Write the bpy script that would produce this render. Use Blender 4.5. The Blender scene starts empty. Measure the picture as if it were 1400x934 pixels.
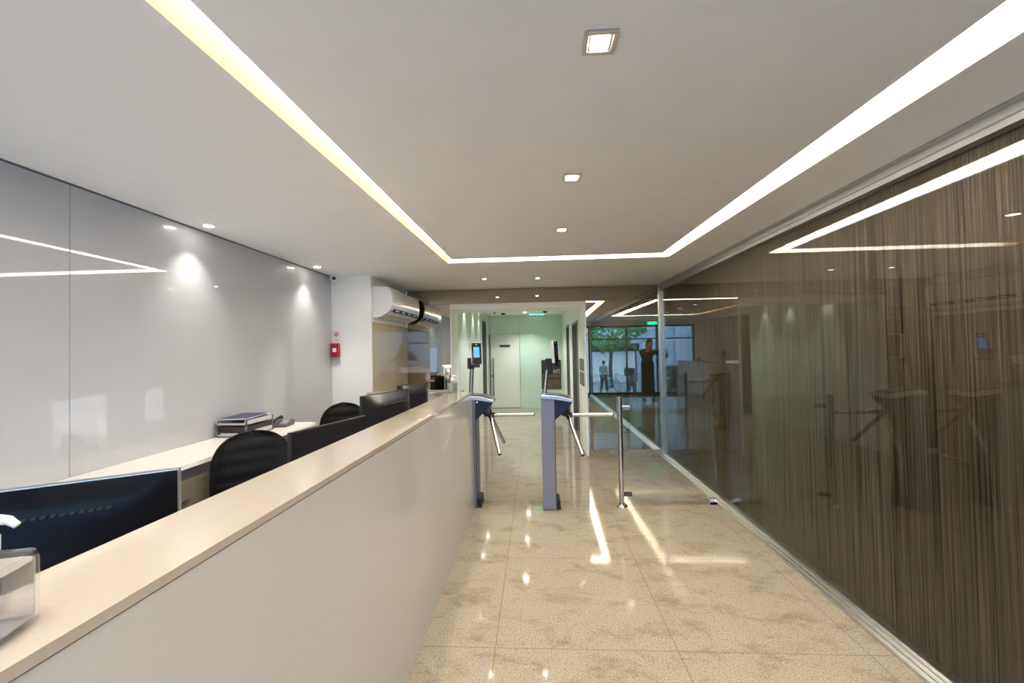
import bpy, bmesh, math, random
from mathutils import Vector, Matrix, Euler
random.seed(7)
PI = math.pi
sc = bpy.context.scene
COL = sc.collection

# ------------------------------------------------------------------ dimensions (metres)
EYE = 1.60                    # height of the phone that takes the picture
CEIL = 2.53
XL, XR = -2.45, 1.87          # left glass wall face, right glass wall face
YB = 6.35                     # face of the mirrors on the end wall
YE = -1.75                    # street entrance behind the photographer
HX0, HX1, HY1, HZ = -1.27, 0.74, 11.6, 2.56   # inner lift hall

# ------------------------------------------------------------------ materials
def nt(m):
    m.use_nodes = True
    return m.node_tree

MATS = {}
def mat(name, color, rough=0.5, metal=0.0, coat=0.0, spec=0.5, emit=None, estr=0.0, ior=1.5,
        trans=0.0, vary=0.0, vscale=30.0, bump=0.0, coat_rough=0.02, vec_scale=None):
    if name in MATS: return MATS[name]
    m = bpy.data.materials.new(name); t = nt(m); b = t.nodes['Principled BSDF']
    c = (color[0], color[1], color[2], 1.0)
    b.inputs['Base Color'].default_value = c
    b.inputs['Roughness'].default_value = rough
    b.inputs['Metallic'].default_value = metal
    b.inputs['IOR'].default_value = ior
    b.inputs['Specular IOR Level'].default_value = spec
    b.inputs['Coat Weight'].default_value = coat
    b.inputs['Coat Roughness'].default_value = coat_rough
    b.inputs['Transmission Weight'].default_value = trans
    if emit:
        b.inputs['Emission Color'].default_value = (*emit, 1); b.inputs['Emission Strength'].default_value = estr
    if vary > 0 or bump > 0:
        tc = t.nodes.new('ShaderNodeTexCoord'); mp = t.nodes.new('ShaderNodeMapping')
        if vec_scale: mp.inputs['Scale'].default_value = vec_scale
        n = t.nodes.new('ShaderNodeTexNoise'); n.inputs['Scale'].default_value = vscale; n.inputs['Detail'].default_value = 4
        t.links.new(tc.outputs['Object'], mp.inputs['Vector']); t.links.new(mp.outputs['Vector'], n.inputs['Vector'])
        if vary > 0:
            r = t.nodes.new('ShaderNodeValToRGB')
            r.color_ramp.elements[0].position = .3; r.color_ramp.elements[1].position = .7
            r.color_ramp.elements[0].color = (*[max(0, x*(1-vary)) for x in color], 1)
            r.color_ramp.elements[1].color = (*[min(1, x*(1+vary)) for x in color], 1)
            t.links.new(n.outputs['Fac'], r.inputs['Fac']); t.links.new(r.outputs['Color'], b.inputs['Base Color'])
        if bump > 0:
            bp = t.nodes.new('ShaderNodeBump'); bp.inputs['Strength'].default_value = bump; bp.inputs['Distance'].default_value = .002
            t.links.new(n.outputs['Fac'], bp.inputs['Height']); t.links.new(bp.outputs['Normal'], b.inputs['Normal'])
    MATS[name] = m
    return m

def thin_glass(name, tint=(1, 1, 1), f0=0.045, boost=1.0):
    m = bpy.data.materials.new(name); t = nt(m); t.nodes.clear()
    out = t.nodes.new('ShaderNodeOutputMaterial'); mx = t.nodes.new('ShaderNodeMixShader')
    tr = t.nodes.new('ShaderNodeBsdfTransparent'); tr.inputs['Color'].default_value = (*tint, 1)
    gl = t.nodes.new('ShaderNodeBsdfGlossy'); gl.inputs['Roughness'].default_value = 0.0
    gl.inputs['Color'].default_value = (.92, .95, .93, 1)
    lw = t.nodes.new('ShaderNodeLayerWeight'); lw.inputs['Blend'].default_value = 0.5
    p = t.nodes.new('ShaderNodeMath'); p.operation = 'POWER'; p.inputs[1].default_value = 5.0
    a = t.nodes.new('ShaderNodeMath'); a.operation = 'MULTIPLY_ADD'; a.inputs[1].default_value = boost*(1-f0); a.inputs[2].default_value = f0
    a.use_clamp = True
    t.links.new(lw.outputs['Facing'], p.inputs[0]); t.links.new(p.outputs[0], a.inputs[0])
    t.links.new(a.outputs[0], mx.inputs[0]); t.links.new(tr.outputs[0], mx.inputs[1]); t.links.new(gl.outputs[0], mx.inputs[2])
    t.links.new(mx.outputs[0], out.inputs['Surface'])
    MATS[name] = m
    return m

def wallpaper():
    m = bpy.data.materials.new('brown_strand_wallpaper'); t = nt(m); b = t.nodes['Principled BSDF']
    tc = t.nodes.new('ShaderNodeTexCoord')
    def noise(scale, det, rough=.6):
        mp = t.nodes.new('ShaderNodeMapping'); mp.inputs['Scale'].default_value = scale
        n = t.nodes.new('ShaderNodeTexNoise'); n.inputs['Scale'].default_value = 1; n.inputs['Detail'].default_value = det
        n.inputs['Roughness'].default_value = rough
        t.links.new(tc.outputs['Object'], mp.inputs['Vector']); t.links.new(mp.outputs['Vector'], n.inputs['Vector'])
        return n.outputs['Fac']
    def ramp(src, p0, p1, c0, c1):
        r = t.nodes.new('ShaderNodeValToRGB'); e = r.color_ramp.elements
        e[0].position = p0; e[1].position = p1; e[0].color = (*c0, 1); e[1].color = (*c1, 1)
        t.links.new(src, r.inputs['Fac']); return r.outputs['Color']
    fine = ramp(noise((1, 90, .8), 4, .7), .34, .66, (.008, .0055, .003), (.098, .076, .055))
    dark = ramp(noise((1, 38, .45), 3, .7), .36, .44, (.16, .13, .11), (1, 1, 1))
    pale = ramp(noise((1, 170, 1.6), 3), .58, .70, (0, 0, 0), (.135, .115, .095))
    grain = ramp(noise((1, 260, 120), 2), .3, .7, (.72, .72, .72), (1.18, 1.18, 1.18))
    def mix(kind, a, c, f=1.0):
        x = t.nodes.new('ShaderNodeMix'); x.data_type = 'RGBA'; x.blend_type = kind; x.inputs['Factor'].default_value = f
        t.links.new(a, x.inputs['A']); t.links.new(c, x.inputs['B']); return x.outputs['Result']
    col = mix('MULTIPLY', fine, dark); col = mix('ADD', col, pale, .55); col = mix('MULTIPLY', col, grain)
    t.links.new(col, b.inputs['Base Color']); b.inputs['Roughness'].default_value = .75; b.inputs['Specular IOR Level'].default_value = .15
    MATS['wallpaper'] = m
    return m

TX0, TXS, TY0, TYS = -0.246, 0.965, 2.285, 0.978       # granite slab grid
def granite():
    m = bpy.data.materials.new('cream_granite'); t = nt(m); b = t.nodes['Principled BSDF']
    tc = t.nodes.new('ShaderNodeTexCoord'); O = tc.outputs['Object']
    def noise(scale, det=3, rough=.6, dist=0., typ='ShaderNodeTexNoise', mp=None):
        n = t.nodes.new('ShaderNodeTexNoise'); n.inputs['Scale'].default_value = scale; n.inputs['Detail'].default_value = det
        n.inputs['Roughness'].default_value = rough; n.inputs['Distortion'].default_value = dist
        if mp:
            q = t.nodes.new('ShaderNodeMapping'); q.inputs['Scale'].default_value = mp[0]; q.inputs['Rotation'].default_value = mp[1]
            t.links.new(O, q.inputs['Vector']); t.links.new(q.outputs['Vector'], n.inputs['Vector'])
        else: t.links.new(O, n.inputs['Vector'])
        return n.outputs['Fac']
    def ramp(src, p0, p1, c0, c1):
        r = t.nodes.new('ShaderNodeValToRGB'); e = r.color_ramp.elements
        e[0].position = p0; e[1].position = p1; e[0].color = (*c0, 1); e[1].color = (*c1, 1)
        t.links.new(src, r.inputs['Fac']); return r.outputs['Color']
    def mix(kind, a, c, f=1.0):
        x = t.nodes.new('ShaderNodeMix'); x.data_type = 'RGBA'; x.blend_type = kind
        if isinstance(f, float): x.inputs['Factor'].default_value = f
        else: t.links.new(f, x.inputs['Factor'])
        t.links.new(a, x.inputs['A']); t.links.new(c, x.inputs['B']); return x.outputs['Result']
    col = ramp(noise(110, 5, .8), .30, .70, (.175, .138, .09), (.45, .388, .29))
    speck = ramp(noise(85, 3, .65), .33, .41, (.34, .28, .215), (1, 1, 1))
    col = mix('MULTIPLY', col, speck, .85)
    blotch = ramp(noise(3.2, 8, .78, .4, mp=((1.0, 1.7, 1), (0, 0, .5))), .34, .50, (.60, .54, .46), (1, 1, 1))
    col = mix('MULTIPLY', col, blotch, .8)
    vein = ramp(noise(7, 8, .8, .6, mp=((.8, 2.6, 1), (0, 0, -.35))), .30, .38, (.48, .42, .35), (1, 1, 1))
    col = mix('MULTIPLY', col, vein, .75)
    sep = t.nodes.new('ShaderNodeSeparateXYZ'); t.links.new(O, sep.inputs[0])
    def line(sock, off, step, half):
        a = t.nodes.new('ShaderNodeMath'); a.operation = 'SUBTRACT'; a.inputs[1].default_value = off - step/2
        f = t.nodes.new('ShaderNodeMath'); f.operation = 'FLOORED_MODULO'; f.inputs[1].default_value = step
        s = t.nodes.new('ShaderNodeMath'); s.operation = 'SUBTRACT'; s.inputs[1].default_value = step/2
        ab = t.nodes.new('ShaderNodeMath'); ab.operation = 'ABSOLUTE'
        l = t.nodes.new('ShaderNodeMath'); l.operation = 'LESS_THAN'; l.inputs[1].default_value = half
        t.links.new(sock, a.inputs[0]); t.links.new(a.outputs[0], f.inputs[0]); t.links.new(f.outputs[0], s.inputs[0])
        t.links.new(s.outputs[0], ab.inputs[0]); t.links.new(ab.outputs[0], l.inputs[0]); return l.outputs[0]
    lx = line(sep.outputs['X'], TX0, TXS, .0028); ly = line(sep.outputs['Y'], TY0, TYS, .0028)
    mxx = t.nodes.new('ShaderNodeMath'); mxx.operation = 'MAXIMUM'; t.links.new(lx, mxx.inputs[0]); t.links.new(ly, mxx.inputs[1])
    g = t.nodes.new('ShaderNodeRGB'); g.outputs[0].default_value = (.16, .125, .085, 1)
    jf = t.nodes.new('ShaderNodeMath'); jf.operation = 'MULTIPLY'; jf.inputs[1].default_value = .7; t.links.new(mxx.outputs[0], jf.inputs[0])
    col = mix('MIX', col, g.outputs[0], jf.outputs[0])
    t.links.new(col, b.inputs['Base Color']); b.inputs['Roughness'].default_value = .07; b.inputs['IOR'].default_value = 1.5
    MATS['granite'] = m
    return m

granite(); wallpaper()
mat('ceiling_paint', (.90, .89, .875), .8, vary=.015, vscale=6)
mat('white_paint', (.90, .90, .885), .55, vary=.012, vscale=4)
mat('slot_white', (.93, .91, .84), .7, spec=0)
mat('slot_dim_cream', (.40, .30, .13), .7, spec=0)  # weaker light on the right outer cheek, put into a darkened cream
mat('slot_dim_yellow', (.25, .14, .032), .7, spec=0)  # dim yellow light on the left outer cheek, put into the colour
mat('led', (1, 1, 1), .5, emit=(1.0, .945, .84), estr=15.0)
mat('lamp_lens', (1, 1, 1), .4, emit=(1.0, .95, .86), estr=30.0)
mat('white_glass', (.43, .434, .445), .35, coat=1.0, ior=1.5, vary=.01, vscale=2)
mat('tan_glass', (.46, .40, .29), .05, coat=0, spec=.10, vary=.015, vscale=3)
mat('bronze_mirror', (.47, .42, .34), .012, 1.0, vary=.01, vscale=2)
mat('green_glass', (.62, .70, .625), .3, coat=.9, vary=.02, vscale=3)
mat('teal_glass', (.55, .68, .58), .3, coat=.9, vary=.02, vscale=3)
mat('hall_white', (.70, .72, .67), .5, vary=.01, vscale=4)
mat('aluminium', (.66, .65, .63), .32, 1.0, vary=.04, vscale=40)
mat('grey_channel', (.30, .29, .275), .5, .0, vary=.03, vscale=30)
mat('steel', (.62, .58, .54), .18, 1.0, vary=.04, vscale=60)
mat('chrome', (.85, .85, .85), .06, 1.0, vary=.02, vscale=30)
mat('lilac_steel', (.215, .225, .31), .38, .15, vary=.03, vscale=80)
mat('dark_panel', (.035, .034, .036), .3, spec=.4, vary=.05, vscale=60)
mat('navy', (.007, .008, .03), .3, vary=.1, vscale=50)
mat('black_plastic', (.012, .012, .014), .28, vary=.1, vscale=60)
mat('gloss_black', (.006, .006, .008), .10, coat=.6, vary=.1, vscale=60)
mat('monitor_black', (.005, .005, .007), .26, spec=.14, vary=.1, vscale=60)
mat('matte_black', (.02, .02, .021), .6, vary=.1, vscale=60)
mat('black_leather', (.006, .0055, .0055), .5, spec=.18, vary=.15, vscale=140, bump=.25)
mat('stone_white', (.385, .327, .265), .10, coat=.3, vary=.02, vscale=60)
mat('lacquer', (.45, .435, .41), .16, coat=.35, spec=.35, vary=.01, vscale=3)
mat('joint_dark', (.16, .155, .15), .7, vary=.05, vscale=30)
mat('laminate_white', (.80, .77, .73), .35, vary=.01, vscale=8)
mat('wood_grey', (.15, .125, .09), .5, vary=.22, vscale=5, vec_scale=(2, 1, 14))
thin_glass('clear_plastic', (.97, .97, .98), .06)
mat('gel', (.93, .91, .91), .1, trans=.8, ior=1.12)
mat('white_plastic', (.84, .84, .83), .3, vary=.01, vscale=20)
mat('ac_plastic', (.80, .79, .80), .22, coat=.5, vary=.01, vscale=20)
mat('smoke_plastic', (.46, .43, .43), .3, vary=.05, vscale=20)
mat('dark_smoke', (.10, .09, .095), .3, vary=.05, vscale=20)
mat('navy_card', (.035, .045, .11), .45, vary=.08, vscale=30)
mat('paper', (.85, .84, .82), .7, vary=.02, vscale=20)
mat('red_plastic', (.30, .004, .014), .3, vary=.05, vscale=30)
mat('red_print', (.55, .02, .05), .5, vary=.02, vscale=30)
mat('screen_white', (.7, .75, .85), .3, emit=(.80, .88, 1.0), estr=1.0)
mat('screen_blue', (.05, .2, .8), .2, emit=(.05, .22, 1.0), estr=.7)
mat('exit_green', (.1, .8, .5), .3, emit=(.03, 1.0, .55), estr=3.5)
mat('dark_metal', (.085, .082, .078), .28, .8, vary=.05, vscale=40)
mat('lift_steel', (.20, .20, .185), .35, .6, vary=.05, vscale=40)
mat('board_black', (.016, .013, .011), .3, vary=.1, vscale=20)
mat('board_brown', (.10, .075, .05), .4, vary=.3, vscale=12)
mat('board_print', (.55, .52, .47), .5, vary=.02, vscale=20)
mat('skin', (.42, .25, .17), .5, vary=.05, vscale=30)
mat('cloth_black', (.013, .014, .013), .8, vary=.15, vscale=60)
mat('cloth_olive', (.018, .020, .016), .85, vary=.15, vscale=60)
mat('cloth_teal', (.12, .17, .16), .8, vary=.1, vscale=40)
mat('hair_black', (.010, .008, .007), .5, vary=.2, vscale=60)
mat('asphalt', (.34, .37, .42), .85, vary=.15, vscale=10)
mat('pavement', (.42, .44, .47), .8, vary=.1, vscale=8)
mat('facade_blue', (.45, .56, .70), .7, vary=.1, vscale=3)
mat('gate_white', (.75, .80, .86), .6, vary=.03, vscale=10)
mat('leaf_green', (.06, .22, .07), .6, vary=.5, vscale=9)
mat('leaf_dark', (.06, .10, .08), .6, vary=.6, vscale=9)
mat('bark', (.06, .05, .045), .8, vary=.2, vscale=20)
mat('bike_cyan', (.08, .45, .75), .4, vary=.05, vscale=20)
mat('rubber', (.02, .02, .02), .8, vary=.1, vscale=30)
thin_glass('clear_glass', (.955, .975, .955), .045)
thin_glass('wall_glass', (.95, .95, .92), .028, 1.0)
thin_glass('entrance_glass', (.93, .96, .99), .03)

# ------------------------------------------------------------------ mesh helpers
def bm_new(): return bmesh.new()
def box(bm, x0, x1, y0, y1, z0, z1, bev=0.0, seg=2):
    vs = [bm.verts.new(p) for p in ((x0,y0,z0),(x1,y0,z0),(x1,y1,z0),(x0,y1,z0),(x0,y0,z1),(x1,y0,z1),(x1,y1,z1),(x0,y1,z1))]
    fs = [bm.faces.new([vs[i] for i in q]) for q in ((3,2,1,0),(4,5,6,7),(0,1,5,4),(1,2,6,5),(2,3,7,6),(3,0,4,7))]
    if bev > 0:
        es = list({e for f in fs for e in f.edges})
        bmesh.ops.bevel(bm, geom=es, offset=bev, segments=seg, profile=.5, affect='EDGES', clamp_overlap=True)
    return vs
def cyl(bm, p0, p1, r0, r1=None, n=20, cap=True):
    p0, p1 = Vector(p0), Vector(p1); r1 = r0 if r1 is None else r1
    ax = (p1-p0).normalized(); u = ax.orthogonal().normalized(); v = ax.cross(u)
    A = [bm.verts.new(p0+(u*math.cos(a)+v*math.sin(a))*r0) for a in [2*PI*k/n for k in range(n)]]
    B = [bm.verts.new(p1+(u*math.cos(a)+v*math.sin(a))*r1) for a in [2*PI*k/n for k in range(n)]]
    for k in range(n): bm.faces.new((A[k], A[(k+1)%n], B[(k+1)%n], B[k]))
    if cap: bm.faces.new(A[::-1]); bm.faces.new(B)
def lathe(bm, prof, center=(0,0,0), n=28, axis='Z', rx=1.0, ry=1.0, power=2.0):
    """prof: (radius, height) pairs; power > 2 squares the section off"""
    cx, cy, cz = center; rings = []
    for r, h in prof:
        ring = []
        for k in range(n):
            a = 2*PI*k/n; c, s = math.cos(a), math.sin(a)
            d = (abs(c)**power + abs(s)**power)**(-1/power)
            x, y = c*d*r*rx, s*d*r*ry
            p = {'Z': (cx+x, cy+y, cz+h), 'Y': (cx+x, cy+h, cz+y), 'X': (cx+h, cy+x, cz+y)}[axis]
            ring.append(bm.verts.new(p))
        rings.append(ring)
    for a, b in zip(rings, rings[1:]):
        for k in range(n): bm.faces.new((a[k], a[(k+1)%n], b[(k+1)%n], b[k]))
    bm.faces.new(rings[0][::-1]); bm.faces.new(rings[-1])
def prism(bm, pts, axis, a0, a1, bev=0.0):
    """extrude a polygon (2D) along an axis; axis Y: pts are (x, z); X: (y, z); Z: (x, y)"""
    def P(q, a): return {'Y': (q[0], a, q[1]), 'X': (a, q[0], q[1]), 'Z': (q[0], q[1], a)}[axis]
    A = [bm.verts.new(P(q, a0)) for q in pts]; B = [bm.verts.new(P(q, a1)) for q in pts]; n = len(pts)
    fs = [bm.faces.new((A[k], A[(k+1)%n], B[(k+1)%n], B[k])) for k in range(n)]
    f0 = bm.faces.new(A[::-1]); f1 = bm.faces.new(B)
    if bev > 0:
        es = list(set(list(f0.edges)+list(f1.edges)))
        bmesh.ops.bevel(bm, geom=es, offset=bev, segments=2, profile=.5, affect='EDGES', clamp_overlap=True)
def tube(bm, pts, r, n=12):
    pts = [Vector(p) for p in pts]; rings = []; u = None
    for i, p in enumerate(pts):
        t = (pts[min(i+1, len(pts)-1)]-pts[max(i-1, 0)]).normalized()
        if u is None: u = t.orthogonal().normalized()
        else: u = (u - t*u.dot(t)).normalized()
        v = t.cross(u); rr = r[i] if isinstance(r, (list, tuple)) else r
        rings.append([bm.verts.new(p+(u*math.cos(2*PI*k/n)+v*math.sin(2*PI*k/n))*rr) for k in range(n)])
    for a, b in zip(rings, rings[1:]):
        for k in range(n): bm.faces.new((a[k], a[(k+1)%n], b[(k+1)%n], b[k]))
    bm.faces.new(rings[0][::-1]); bm.faces.new(rings[-1])
def ball(bm, c, r, sx=1, sy=1, sz=1, sub=3):
    g = bmesh.ops.create_icosphere(bm, subdivisions=sub, radius=r)
    for v in g['verts']: v.co = Vector((c[0]+v.co.x*sx, c[1]+v.co.y*sy, c[2]+v.co.z*sz))
    return g['verts']
def quad(bm, *p): return bm.faces.new([bm.verts.new(q) for q in p])

def obj(name, bm, m, parent=None, smooth=True, angle=35):
    me = bpy.data.meshes.new(name)
    bmesh.ops.recalc_face_normals(bm, faces=bm.faces[:])
    bm.to_mesh(me); bm.free()
    me.materials.append(MATS[m] if isinstance(m, str) else m)
    if smooth:
        me.polygons.foreach_set('use_smooth', [True]*len(me.polygons))
        me.set_sharp_from_angle(angle=math.radians(angle))
    o = bpy.data.objects.new(name, me); COL.objects.link(o)
    if smooth:
        wn = o.modifiers.new('face_weighted_normals', 'WEIGHTED_NORMAL'); wn.keep_sharp = True; wn.weight = 70
    if parent: o.parent = parent
    return o
def tag(o, label, cat, group=None):
    o['label'] = label; o['category'] = cat
    if group: o['group'] = group
    return o
def thing(name, label, cat, loc=(0,0,0), rotz=0.0, group=None):
    o = bpy.data.objects.new(name, None); COL.objects.link(o); o.empty_display_size = .1
    o.location = loc; o.rotation_euler = (0, 0, rotz)
    return tag(o, label, cat, group)
def struct(name, bm, m, label, cat, smooth=False):
    o = obj(name, bm, m, None, smooth); o['kind'] = 'structure'
    return tag(o, label, cat)
def sbox(name, m, label, cat, *b):
    bm = bm_new(); box(bm, *b); return struct(name, bm, m, label, cat)
def bobj(name, m, parent, *b, bev=0.0):
    bm = bm_new(); box(bm, *b, bev=bev); return obj(name, bm, m, parent)
def copy_tree(o, parent=None):
    c = o.copy(); COL.objects.link(c); c.parent = parent
    for ch in list(o.children): copy_tree(ch, c)
    return c
def text_mesh(name, s, size, m, parent, mw, depth=.0006, ax='CENTER'):
    cu = bpy.data.curves.new('letters', 'FONT'); cu.body = s; cu.size = size; cu.align_x = ax; cu.align_y = 'CENTER'; cu.extrude = depth
    to = bpy.data.objects.new('letters', cu); COL.objects.link(to)
    dg = bpy.context.evaluated_depsgraph_get(); me = bpy.data.meshes.new_from_object(to.evaluated_get(dg))
    bpy.data.objects.remove(to); bpy.data.curves.remove(cu)
    me.transform(mw); me.materials.clear(); me.materials.append(MATS[m])
    o = bpy.data.objects.new(name, me); COL.objects.link(o); o.parent = parent
    return o
def spot(name, loc, energy, angle, blend, parent, color=(1, .95, .87), r=.02, target=(0, 0, -1)):
    l = bpy.data.lights.new(name, 'SPOT'); l.energy = energy; l.spot_size = math.radians(angle); l.spot_blend = blend
    l.color = color; l.shadow_soft_size = r
    o = bpy.data.objects.new(name, l); COL.objects.link(o); o.parent = parent; o.location = loc
    o.rotation_euler = Vector(target).to_track_quat('-Z', 'Y').to_euler()
    return o

# ================================================================== SETTING
sbox('floor', 'granite', 'polished cream granite slab floor running from the street door to the lift hall', 'floor', -2.75, 2.2, YE-.35, 12.0, -.12, 0)
sbox('wall_left', 'white_paint', 'plain wall behind the white glass panels', 'wall', -2.75, XL-.016, YE-.3, 4.95, 0, CEIL+.25)
sbox('wall_right', 'wallpaper', 'dark brown strand-textured wall behind the clear glass panes', 'wall', XR+.045, XR+.30, YE-.3, 6.9, 0, CEIL+.25)
# white pillar face that closes the reception at the far end
sbox('wall_pillar', 'white_paint', 'white pillar face carrying the red fire alarm box', 'wall', -2.75, -1.968, 4.95, 6.37, 0, CEIL+.1)
# end wall: cores behind the mirrors
bm = bm_new(); box(bm, -1.966, HX0-.02, YB+.016, YB+.53, 0, CEIL+.2); box(bm, HX1+.015, 2.2, YB+.016, YB+.53, 0, CEIL+.2)
box(bm, HX0-.02, HX1+.015, YB+.016, YB+.53, 2.25, HZ+.2)
struct('wall_end', bm, 'hall_white', 'end wall around the passage to the lift hall', 'wall')
# hall
sbox('wall_hall_left', 'green_glass', 'pale green glass side wall of the lift hall with spot lit streaks', 'wall', HX0-.25, HX0, YB+.53, HY1+.1, 0, HZ+.2)
bm = bm_new()
box(bm, HX1, HX1+.3, YB+.53, 7.32, 0, HZ+.2); box(bm, HX1, HX1+.3, 8.38, 9.2, 0, HZ+.2); box(bm, HX1, HX1+.3, 9.95, HY1+.1, 0, HZ+.2)
box(bm, HX1, HX1+.3, 7.32, 8.38, 2.10, HZ+.2); box(bm, HX1, HX1+.3, 9.2, 9.95, 2.14, HZ+.2)
struct('wall_hall_right', bm, 'hall_white', 'pale side wall of the lift hall with two lift doorways', 'wall')
sbox('wall_hall_back', 'teal_glass', 'pale green glass wall closing the lift hall beside the white door', 'wall', -.425, HX1+.05, HY1, HY1+.12, 0, HZ+.2)
sbox('wall_hall_header', 'teal_glass', 'green glass strip over the white hall door', 'wall', HX0-.05, -.432, HY1, HY1+.12, 2.045, HZ+.2)
sbox('wall_hall_core', 'hall_white', 'plain core wall behind the glass end of the lift hall', 'wall', HX0-.3, HX1+.3, HY1+.115, HY1+.30, 0, HZ+.2)
sbox('ceiling_hall', 'ceiling_paint', 'white ceiling of the lift hall', 'ceiling', HX0-.1, HX1+.1, YB+.53, HY1+.1, HZ, HZ+.15)
# lobby ceiling: outer ring and centre field either side of the light slot
SO = [(-1.02, .2), (1.525, .2), (1.385, 4.38), (-.905, 4.38)]
SI = [(-.895, .37), (1.315, .37), (1.275, 4.215), (-.835, 4.215)]
bm = bm_new(); OC = [(-2.7, YE-.3), (2.15, YE-.3), (2.15, YB+.1), (-2.7, YB+.1)]
for k in range(4):
    a, b2 = k, (k+1) % 4
    quad(bm, (*OC[a], CEIL), (*OC[b2], CEIL), (*SO[b2], CEIL), (*SO[a], CEIL))
    quad(bm, (*OC[a], CEIL+.2), (*OC[b2], CEIL+.2), (*SO[b2], CEIL+.2), (*SO[a], CEIL+.2))
quad(bm, *[(*p, CEIL) for p in SI])
for p0, p1 in ((0, 1), (1, 2), (2, 3), (3, 0)): quad(bm, (*OC[p0], CEIL), (*OC[p1], CEIL), (*OC[p1], CEIL+.2), (*OC[p0], CEIL+.2))
struct('ceiling', bm, 'ceiling_paint', 'off white plaster ceiling with a recessed rectangular light slot', 'ceiling')
SD = .075
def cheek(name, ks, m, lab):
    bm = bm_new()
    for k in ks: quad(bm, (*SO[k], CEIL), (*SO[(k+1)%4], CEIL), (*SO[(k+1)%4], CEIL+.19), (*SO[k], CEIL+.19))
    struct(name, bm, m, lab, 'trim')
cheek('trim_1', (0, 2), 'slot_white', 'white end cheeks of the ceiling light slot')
cheek('trim_7', (3,), 'slot_dim_yellow', 'outer cheek of the light slot along the reception side, its dim yellow light painted in')
cheek('trim_8', (1,), 'slot_dim_cream', 'outer cheek of the light slot along the brown wall side, its dim cream light painted in')
bm = bm_new()
for k in range(4): quad(bm, (*SO[k], CEIL+.19), (*SO[(k+1)%4], CEIL+.19), (*SI[(k+1)%4], CEIL+.19), (*SI[k], CEIL+.19))
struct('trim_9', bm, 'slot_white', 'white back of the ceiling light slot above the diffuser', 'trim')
bm = bm_new()
for k in range(4): quad(bm, (*SO[k], CEIL+SD), (*SO[(k+1)%4], CEIL+SD), (*SI[(k+1)%4], CEIL+SD), (*SI[k], CEIL+SD))
for k in range(4): quad(bm, (*SI[k], CEIL+.004), (*SI[(k+1)%4], CEIL+.004), (*SI[(k+1)%4], CEIL+SD), (*SI[k], CEIL+SD))
o = obj('light_strip', bm, 'led', None, False); tag(o, 'glowing rectangular LED strip recessed around the middle of the ceiling', 'light')

# shadow gap between left wall and ceiling
sbox('trim_2', 'joint_dark', 'dark shadow gap between the white glass wall and the ceiling', 'trim', XL-.016, XL+.003, YE, 4.95, CEIL-.008, CEIL)
# aluminium channels of the right glass wall
bm = bm_new()
prism(bm, [(1.842, CEIL), (1.842, CEIL-.018), (1.853, CEIL-.022), (1.853, CEIL-.055), (1.862, CEIL-.059), (1.862, CEIL-.088), (1.915, CEIL-.088), (1.915, CEIL)], 'Y', YE, YB-.002)
struct('trim_3', bm, 'grey_channel', 'grey metal channel along the ceiling edge of the brown glazed wall', 'trim')
bm = bm_new()
prism(bm, [(1.800, 0), (1.800, .018), (1.822, .022), (1.824, .030), (1.846, .034), (1.848, .042), (1.868, .046), (1.915, .046), (1.915, 0)], 'Y', YE, YB-.002)
struct('trim_4', bm, 'aluminium', 'pale metal channel along the floor under the brown glazed wall', 'trim')
# pale reveal around the passage
bm = bm_new()
box(bm, HX0-.022, HX0, YB-.012, YB+.53, 0, 2.312, .002); box(bm, HX1, HX1+.026, YB-.012, YB+.53, 0, 2.312, .002)
box(bm, HX0, HX1, YB-.012, YB+.53, 2.227, 2.312, .002)
struct('trim_5', bm, 'white_paint', 'white frame around the passage into the lift hall', 'trim')
# granite skirting below the mirrors
bm = bm_new(); box(bm, HX1+.027, XR-.03, YB-.008, YB+.02, 0, .092)
struct('baseboard_end', bm, 'granite', 'cream granite skirting under the end wall mirror', 'baseboard')
# corner post
bm = bm_new(); box(bm, 1.835, 1.868, YB-.035, YB-.003, .046, CEIL-.09, .002)
struct('trim_6', bm, 'aluminium', 'slim metal post in the corner between mirror and brown wall', 'trim')
# street-side wall behind the photographer
bm = bm_new(); box(bm, -2.75, -1.62, YE-.25, YE, 0, CEIL+.1); box(bm, 1.868, 2.2, YE-.25, YE, 0, CEIL+.1); box(bm, -1.62, 1.868, YE-.25, YE, 2.36, CEIL+.1)
struct('wall_front', bm, 'white_paint', 'street side wall around the glazed entrance', 'wall')
bm = bm_new()
for x in (-1.62, -.40, .62, 1.81): box(bm, x, x+.05, YE-.14, YE-.06, 0, 2.36)
box(bm, -1.62, 1.86, YE-.14, YE-.06, 2.30, 2.36); box(bm, -1.62, 1.86, YE-.14, YE-.06, 0, .09); box(bm, -1.62, 1.86, YE-.13, YE-.07, 1.88, 1.92)
wf = struct('window_1', bm, 'dark_metal', 'dark framed glazed street entrance', 'window')
bm = bm_new(); box(bm, -1.6, 1.85, YE-.104, YE-.096, .06, 2.32); obj('window_pane', bm, 'entrance_glass', wf, False)

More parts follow.
